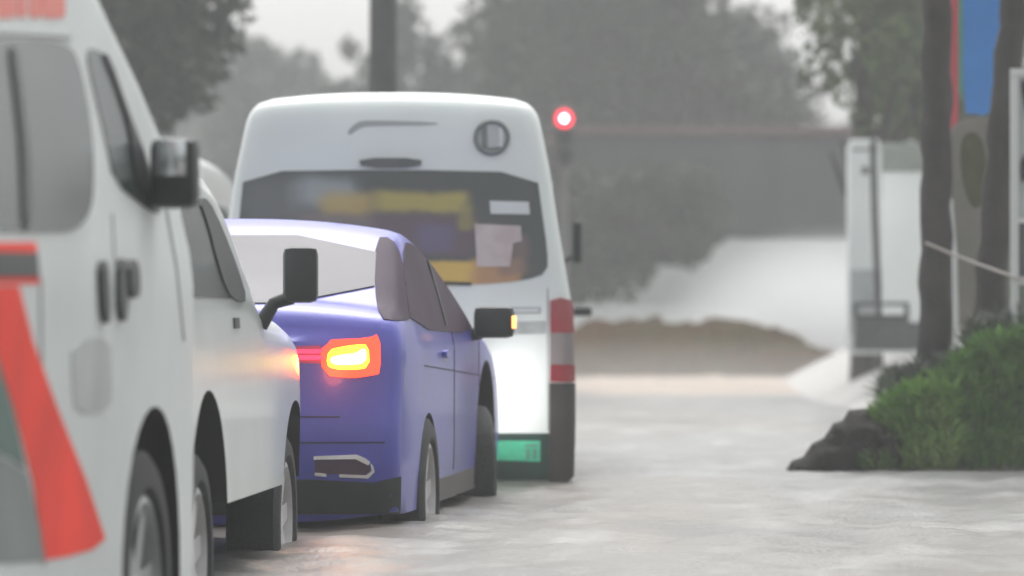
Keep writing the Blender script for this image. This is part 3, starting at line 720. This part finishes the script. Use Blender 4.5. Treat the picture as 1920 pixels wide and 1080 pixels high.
# raised pale ground on the right with the white pillar, panel and bin
def hf_r(u, t): return min(1, t * 4.5) * .60 * min(1, u * 5)
PALE = mat('pale_ground', (.42, .41, .395), .7, var=.2, vscale=1.3, bump=.3)
o = mound_mesh('raised_ground', X_(1575, 38), 9.0, 36, 52, hf_r, 70, 60, PALE, 9, .02); tag(o, kind='structure')
YR = 41.0; gz = .49
pil = empty('gate_pillar', (X_(1620, YR), YR, gz)); tag(pil, 'slim white pillar with a dark cap line left of the thin dark pole', 'pillar')
ptop = Z_(262, YR) - gz
box('shaft', (0, 0, (ptop - .06) / 2), (.31, .30, ptop - .06), WALLW, pil, bev=.012)
box('cap', (0, 0, ptop - .03), (.27, .27, .058), WALLW, pil, bev=.02)
box('cap_line', (0, -.153, ptop - .10), (.26, .012, .018), BLACKP, pil, bev=.003)
box('pillar_stain', (.0, -.152, ptop - .30), (.07, .008, .08), GREY, pil, bev=.003)
box('lower_plinth', (.0, -.156, .50), (.29, .012, .62), mat('grey_stain', (.5, .53, .53), .7, var=.25, vscale=6), pil, bev=.004)
pan = empty('wall_panel', (X_(1695, YR + .6), YR + .6, gz)); tag(pan, 'tall white wall panel under a grey green beam right of the thin dark pole', 'wall')
pz = Z_(322, YR + .6) - gz
box('panel', (0, 0, pz / 2), (.42, .12, pz), WALLW, pan, bev=.01)
box('beam', (0, 0, pz + .14), (.48, .16, .278), mat('grey_green_beam', (.28, .31, .28), .8, var=.2, vscale=5), pan, bev=.01)
tube_o = tube('thin_pole', [P(1637, 262, YR - .5), P(1640, 400, YR - .5), P(1648, 580, YR - .5), P(1650, 640, YR - .5)], [.032, .032, .034, .034], BLACKP)
tag(tube_o, 'thin dark pole leaning slightly in front of the white pillar and panel', 'pole')
# dark bin
YB = 40.0; sb = YB / F
bn = empty('metal_bin', (X_(1660, YB), YB, Z_(657, YB))); tag(bn, 'dark grey slotted metal bin at the foot of the thin dark pole', 'bin')
BINM = mat('bin_metal', (.075, .09, .088), .5, var=.35, vscale=8)
hB = (657 - 566) * sb; wB = 100 * sb
bm = bmesh.new(); zz = 0
add_box(bm, (-.03, .15, hB * .34), (wB, .36, hB * .68), .02)
add_box(bm, (-.03, -.02, hB * .96), (wB, .03, hB * .08), .006); add_box(bm, (-.03, .32, hB * .96), (wB, .03, hB * .08), .006)
for xx in (-.5, -.06, .46): add_box(bm, (-.03 + xx * wB, -.02, hB * .80), (.05 if xx else .09, .026, hB * .26), .004)
link('bin_body', bm_me(bm, 'bin_body'), BINM, bn)
box('side_step', (wB * .55, .12, hB * .30), (.16, .3, hB * .60), BINM, bn, bev=.02)
box('bin_lip', (-.03, -.04, hB * .70), (wB * 1.02, .03, .03), BLACKP, bn, bev=.006)
box('latch', (wB * .55, -.05, hB * .60), (.05, .03, .03), STICK, bn, bev=.006)

# bank with the bush, boulder, trunks, banner, board, rope
YK = 23.8
def hf_b(u, t):
    px = 1590 + 480 * u; top = np.interp(px, [1590, 1640, 1670, 1710, 1760, 2070], [900, 890, 810, 735, 712, 690]); h = Z_(top, YK + 1)
    return (h + .1) * min(1, t * 2.2) ** .7 * (1 if t < .7 else max(0, (1 - t) / .3))
BANK = mat('bank_earth', (.17, .155, .135), .9, col2=(.26, .25, .23), vscale=6, bump=.6, bscale=14)
o = mound_mesh('earth_bank', X_(1590, YK), X_(2070, YK), YK, YK + 3, hf_b, 60, 40, BANK, 4, .04); tag(o, kind='structure')
def rockmesh(name, outline, Y, depth, m, seed, parent=None, amp=.05):
    """chunky rock: outline in photo pixels at distance Y, rounded off over its depth"""
    out = resample(outline, 7, True); la = np.array(out); lb = np.roll(la, -1, 0); xs_ = la[:, 0]; ys_ = la[:, 1]; pts = []
    for x in np.arange(xs_.min(), xs_.max(), 7):
        for y in np.arange(ys_.min(), ys_.max(), 7):
            q = (float(x) + 1.3, float(y) + 2.1)
            if inside(q, out) and pdist(q, la, lb) > 2: pts.append(q)
    ov, of = cdt(out, pts); v = []; f = []
    mx = max(pdist(q, la, lb) for q in ov)
    for sgn in (-1, 1):
        b0 = len(v)
        for q in ov:
            d = pdist(q, la, lb) / mx; y = sgn * depth * (min(1, d * 2.2)) ** .5
            p = P(q[0], q[1], Y); p.y += y; k = amp * min(1, d * 4); nn_ = noise.noise_vector(Vector((p.x * 9 + seed, p.y * 9, p.z * 9)))
            v.append(p + nn_ * k)
        for t in of: f.append(tuple(i + b0 for i in (t if sgn < 0 else t[::-1])))
    me = pyme(name, v, f, ang=35); bm = bmesh.new(); bm.from_mesh(me); bmesh.ops.remove_doubles(bm, verts=bm.verts, dist=.003); bmesh.ops.recalc_face_normals(bm, faces=bm.faces); bm.to_mesh(me); bm.free()
    return link(name, me, m, parent)
o = rockmesh('boulder', [(1466, 892), (1484, 864), (1506, 856), (1522, 832), (1546, 820), (1562, 794), (1580, 788), (1592, 768), (1620, 766), (1640, 786), (1700, 800), (1700, 892)], 24.0, .28, mat('dark_rock', (.018, .015, .013), .9, spec=.2, var=.4, vscale=8, bump=.8, bscale=20), 3)
tag(o, 'dark wedge shaped rock sticking out of the water left of the green bush', 'rock')
def blades(name, m, parent, N, seed, f_area, L=(.05, .17), wd=.010):
    r = np.random.default_rng(seed); V = []; 
    for i in range(N):
        p, up = f_area(r)
        d = Vector((r.normal() * .5, r.normal() * .5, 1.0 if up else .4)).normalized(); l = r.uniform(*L); a = r.uniform(0, math.pi)
        s_ = Vector((math.cos(a), math.sin(a), 0)) * wd * r.uniform(.6, 1.6); m_ = p + d * l * .5 + Vector((0, 0, .01)); e = p + d * l + Vector((d.x, d.y, -.25)) * l * .3
        V += [p, m_ + s_, e, m_ - s_]
    N = len(V) // 4; A = np.array([tuple(q) for q in V])
    me = bpy.data.meshes.new(name); me.vertices.add(len(A)); me.vertices.foreach_set('co', A.ravel()); me.loops.add(N * 4); me.loops.foreach_set('vertex_index', np.arange(N * 4, dtype=np.int32))
    me.polygons.add(N); me.polygons.foreach_set('loop_start', np.arange(0, N * 4, 4, dtype=np.int32)); me.update(calc_edges=True)
    return link(name, me, m, parent)
def bush(name, label, cpx, Yb, base, topf, x0, x1, m, seed, N=9000, depth=.7):
    root = empty(name, (0, 0, 0)); c_ = Vector((X_(cpx, Yb), Yb, 0)); root.location = c_; tag(root, label, 'bush', 'green bushes on the bank')
    def area(r):
        while True:
            px = r.uniform(x0, x1); t = r.uniform(0, 1); ty = topf(px); py = base - (base - ty) * t
            y = Yb + r.uniform(-.5, .5) * depth + t * .25
            return P(px, py, y) - c_, r.random() < .6
    blades('foliage', m, root, N, seed, area)
    vs, fs = [], []
    r = random.Random(seed)
    for i in range(14):
        px = r.uniform(x0 + 20, x1 - 20); a = P(px, base, Yb) - c_; b_ = P(px + r.uniform(-25, 25), topf(px) + 20, Yb + .1) - c_
        v_, f_ = tube_data([a, (a + b_) / 2 + Vector((.02, 0, 0)), b_], [.012, .008, .004], 5); b0 = len(vs); vs += v_; fs += [tuple(k + b0 for k in t) for t in f_]
    link('stem', pyme('stem', vs, fs), BARK, root)
GR1 = mat('bush_green', (.13, .27, .05), .8, col2=(.22, .32, .10), vscale=3.5, spec=.15); GR2 = mat('bush_dark', (.09, .21, .04), .8, col2=(.14, .25, .07), vscale=4, spec=.15); GR3 = mat('bush_grey', (.085, .11, .08), .6, col2=(.14, .16, .12), vscale=4)
bush('low_bush', 'bright green low bush beside the dark wedge rock', 1690, 23.9, 884, lambda px: np.interp(px, [1610, 1650, 1700, 1760, 1800], [850, 785, 750, 738, 745]) + 8 * math.sin(px * .21), 1618, 1790, GR1, 31, 16000, .4)
bush('low_bush', 'dark green bush at the right edge under the leaning trunk', 1860, 24.1, 886, lambda px: np.interp(px, [1740, 1790, 1850, 1960], [745, 705, 650, 640]) + 9 * math.sin(px * .17), 1745, 1970, GR2, 32, 20000, .5)
bush('tall_weed_clump', 'grey green tall weeds around the feet of the two dark trunks', 1810, 25.0, 760, lambda px: np.interp(px, [1640, 1700, 1795, 1835, 1980], [735, 715, 690, 615, 600]) + 9 * math.sin(px * .13), 1660, 1980, GR3, 33, 14000, .5)
TR = mat('dark_trunk', (.035, .030, .028), .8, col2=(.06, .05, .047), vscale=5, bump=.6, bscale=18)
def trunk(name, label, pts, Y, rad):
    root = empty(name, P(pts[-1][0], pts[-1][1], Y)); tag(root, label, 'tree trunk', 'dark trunks on the right')
    q = []
    pp = resample([(a, b_) for a, b_ in pts], 30)
    for i, (a, b_) in enumerate(pp): q.append(P(a + 2.5 * math.sin(i * 1.3), b_, Y) - root.location)
    k = [rad * (1 + .25 * i / len(q) + .05 * math.sin(i * 2.1)) for i in range(len(q))]
    tube('trunk', q, k, TR, root, 14)
    vs, fs = [], []
    for s_ in (-1, 1):
        a = q[0]; v_, f_ = tube_data([a, a + Vector((s_ * .25, .1, .3)), a + Vector((s_ * .6, .2, .8))], [rad * .6, rad * .4, rad * .2], 8); b0 = len(vs); vs += v_; fs += [tuple(t_ + b0 for t_ in t) for t in f_]
    link('branch', pyme('branch', vs, fs), TR, root)
    leaves('crown', [((q[0].x + random.uniform(-.9, .9), q[0].y + random.uniform(-.6, .6), q[0].z + random.uniform(.7, 1.6)), random.uniform(.2, .4)) for i in range(22)], LEAFM[2], root, 60, .08, seed=int(pts[0][0]))
trunk('street_tree', 'upright dark brown trunk left of the blue banner', [(1757, -260), (1757, 0), (1756, 300), (1754, 560), (1750, 740)], 25.3, .082)
trunk('street_tree', 'leaning dark trunk right of the blue banner', [(1925, -260), (1903, 0), (1885, 180), (1868, 400), (1856, 560), (1850, 720)], 25.6, .080)
def flat(name, poly, Y, th, m, parent, rnd=0):
    out = chaikin(poly, rnd) if rnd else poly; v = [P(a, b_, Y) - parent.location for a, b_ in out]; k = len(v)
    v += [p + Vector((0, th, 0)) for p in v]
    f = [tuple(range(k)), tuple(range(2 * k - 1, k - 1, -1))] + [(i, i + k, (i + 1) % k + k, (i + 1) % k) for i in range(k)]
    me = pyme(name, v, f, ang=30); bm = bmesh.new(); bm.from_mesh(me); bmesh.ops.recalc_face_normals(bm, faces=bm.faces); bm.to_mesh(me); bm.free()
    return link(name, me, m, parent)
YBN = 26.4
bn2 = empty('hanging_banner', P(1830, 220, YBN)); tag(bn2, 'bright blue hanging banner with red and green edge stripes between the dark trunks', 'banner')
flat('blue_cloth', [(1806, -180), (1900, -180), (1890, 120), (1872, 205), (1845, 216), (1812, 212), (1806, 150)], YBN, .02, mat('blue_cloth', (.06, .30, .80), .7, var=.1), bn2)
flat('red_edge', [(1782, -180), (1797, -180), (1797, 300), (1790, 310), (1784, 290)], YBN, .02, mat('red_cloth', (.62, .10, .13), .7), bn2)
flat('green_edge', [(1798, -180), (1805, -180), (1805, 190), (1798, 170)], YBN, .02, mat('green_cloth', (.10, .38, .26), .7), bn2)
YF = 26.0
ff = empty('feather_flag', P(1790, 720, YF)); tag(ff, 'pale pink feather shaped flag with an olive blotch under the blue banner', 'flag')
fm = mat('pale_pink_cloth', (.34, .30, .28), .8, col2=(.25, .26, .21), vscale=4)
fl = flat('flag_cloth', [(1800, 222), (1862, 214), (1874, 300), (1852, 420), (1838, 520), (1836, 640), (1796, 640), (1792, 480), (1774, 380), (1766, 310), (1778, 252)], YF, .03, fm, ff, 1)
flat('flag_blotch', [(1806, 250), (1836, 246), (1852, 300), (1846, 380), (1824, 396), (1806, 350), (1800, 290)], YF - .006, .005, mat('olive_print', (.13, .14, .07), .8, var=.3, vscale=8), ff, 2)
tube('flag_pole', [P(1782, 372, YF - .05) - ff.location, P(1790, 480, YF - .05) - ff.location, P(1792, 600, YF - .05) - ff.location, P(1792, 720, YF - .05) - ff.location], .016, WALLW, ff, 8)
YN = 25.0
nb = empty('notice_board', P(1960, 720, YN)); tag(nb, 'white framed board with dark curved writing cut off by the right edge', 'sign')
WF = mat('white_frame', (.66, .68, .67), .5)
for poly in ([(1896, 128), (2060, 128), (2060, 142), (1896, 142)], [(1896, 143), (1910, 143), (1910, 592), (1896, 592)], [(2046, 143), (2060, 143), (2060, 592), (2046, 592)], [(1911, 520), (2045, 520), (2045, 534), (1911, 534)], [(1911, 408), (2045, 408), (2045, 418), (1911, 418)]):
    flat('frame', poly, YN, .05, WF, nb)
flat('board', [(1911, 143), (2045, 143), (2045, 407), (1911, 407)], YN + .012, .02, mat('board_face', (.46, .50, .49), .6, var=.15), nb)
flat('writing', [(1914, 150), (1919, 190), (1926, 222), (1940, 240), (1940, 228), (1930, 205), (1924, 150)], YN - .002, .012, BLACKP, nb, 1)
flat('writing', [(1914, 290), (1940, 285), (1940, 298), (1926, 300), (1924, 340), (1914, 342)], YN - .002, .012, BLACKP, nb, 1)
flat('lower_panel', [(1911, 419), (2045, 419), (2045, 519), (1911, 519)], YN + .012, .02, mat('dark_panel', (.07, .085, .08), .6), nb)
for xx in (1903, 2053):
    tube('post', [P(xx, 592, YN + .02) - nb.location, P(xx, 720, YN + .02) - nb.location], .018, WF, nb, 8)
o = tube('rope', [P(1735, 455, 25.15), P(1780, 474, 25.1), P(1830, 494, 25.05), P(1880, 512, 25.0), P(1935, 530, 24.95)], .008, mat('pale_rope', (.62, .56, .54), .7), None, 6)
tag(o, 'pale rope slanting from the upright trunk to the white framed board', 'rope')

# pole behind the big van
pr = empty('utility_pole', (X_(718, 36), 36, -WD)); tag(pr, 'thick dark grey pole rising behind the big van roof', 'pole')
tube('shaft', [(0, 0, 0), (0, 0, 3), (.02, 0, 7)], [.14, .12, .105], mat('pole_concrete', (.055, .055, .055), .8, var=.25, vscale=5), pr, 16)
tube('cross_arm', [(-.6, 0, 6.4), (.6, 0, 6.4)], .05, BLACKP, pr, 8)
# traffic light
YT = 58.0
tr = empty('traffic_light', (X_(1058, YT), YT, -WD)); tag(tr, 'lit red traffic light glowing through the rain beside the big van roof', 'traffic light')
zt = Z_(222, YT) + WD
box('housing', (0, .1, zt - .27), (.30, .16, .84), mat('signal_housing', (.10, .10, .10), .6), tr, bev=.03)
tube('pole', [(.0, .22, 0), (0, .22, 4.0)], .05, mat('signal_pole', (.16, .16, .16), .6), tr, 10)
def disc(name, c_, r0, y, m, parent):
    v, f = lathe([(0, .0001), (.012, r0 * .6), (.0, r0)], 24); v = [(c_[0] + p[1], y - p[0], c_[2] + p[2]) for p in v]
    o = link(name, pyme(name, v, f), m, parent); s_ = o.modifiers.new('solid', 'SOLIDIFY'); s_.thickness = .006; return o
disc('red_lamp', (0, 0, zt), .115, .01, mat('lit_red_lamp', (.8, .02, .03), .4, emit=(1, .02, .05), estr=2.2), tr)
disc('lamp_bulb', (0, 0, zt), .030, -.02, mat('lit_red_core', (.9, .4, .4), .4, emit=(1, .45, .5), estr=20), tr)
disc('dark_lamp', (0, 0, zt - .27), .11, .01, BLACKP, tr); disc('dark_lamp', (0, 0, zt - .54), .11, .01, BLACKP, tr)
for k in range(3):
    v, f = [], []
    for j in range(13):
        a = math.pi * j / 12; v += [(.13 * math.cos(a), .02, zt - .27 * k + .13 * math.sin(a)), (.13 * math.cos(a), -.12, zt - .27 * k + .13 * math.sin(a))]
    f = [(2 * j, 2 * j + 1, 2 * j + 3, 2 * j + 2) for j in range(12)]
    o = link('visor', pyme('visor', v, f), BLACKP, tr); s_ = o.modifiers.new('solid', 'SOLIDIFY'); s_.thickness = .006

# ================================================================== rain haze
hm = bpy.data.materials.new('haze'); hm.use_nodes = True; n = hm.node_tree; n.nodes.remove(n.nodes['Principled BSDF'])
pv = n.nodes.new('ShaderNodeVolumePrincipled'); pv.inputs['Color'].default_value = (.93, .95, .95, 1); pv.inputs['Density'].default_value = .0030; pv.inputs['Anisotropy'].default_value = .0
n.links.new(pv.outputs[0], n.nodes['Material Output'].inputs['Volume'])
bm = bmesh.new(); add_box(bm, (0, 300, 5.5), (700, 720, 13.5)); o = link('haze', bm_me(bm, 'haze'), hm); tag(o, 'pale grey rain haze over the whole street', 'haze', kind='stuff')

# spray thrown up over the flooded lot: a soft body of denser mist lying on the water, thinning outwards
sm = bpy.data.materials.new('spray'); sm.use_nodes = True; n = sm.node_tree; n.nodes.remove(n.nodes['Principled BSDF'])
pv = n.nodes.new('ShaderNodeVolumePrincipled'); pv.inputs['Color'].default_value = (.98, .99, .99, 1)
tc = n.nodes.new('ShaderNodeTexCoord'); gt = n.nodes.new('ShaderNodeTexGradient'); gt.gradient_type = 'SPHERICAL'
n.links.new(tc.outputs['Object'], gt.inputs[0]); mm_ = n.nodes.new('ShaderNodeMath'); mm_.operation = 'MULTIPLY'; mm_.inputs[1].default_value = 1.7
n.links.new(gt.outputs[1], mm_.inputs[0]); n.links.new(mm_.outputs[0], pv.inputs['Density'])
n.links.new(pv.outputs[0], n.nodes['Material Output'].inputs['Volume'])
bm = bmesh.new(); bmesh.ops.create_icosphere(bm, subdivisions=4, radius=1)
o = link('spray', bm_me(bm, 'spray', 80), sm); o.location = (X_(1560, 66.5), 66.5, .2); o.scale = (2.9, 1.6, 2.1); tag(o, 'white spray hanging over the water behind the earth mound', 'spray', kind='stuff')
o2_ = o.copy(); COL.objects.link(o2_); o2_.location = (X_(1250, 52), 52, -.1); o2_.scale = (5.0, 15, .75)
o2_.data = o.data.copy(); m2_ = sm.copy(); m2_.name = 'low_spray'; o2_.data.materials[0] = m2_
for q in m2_.node_tree.nodes:
    if q.type == 'MATH': q.inputs[1].default_value = .03
tag(o2_, 'thin low spray drifting over the flood water before the earth mound', 'spray', kind='stuff')
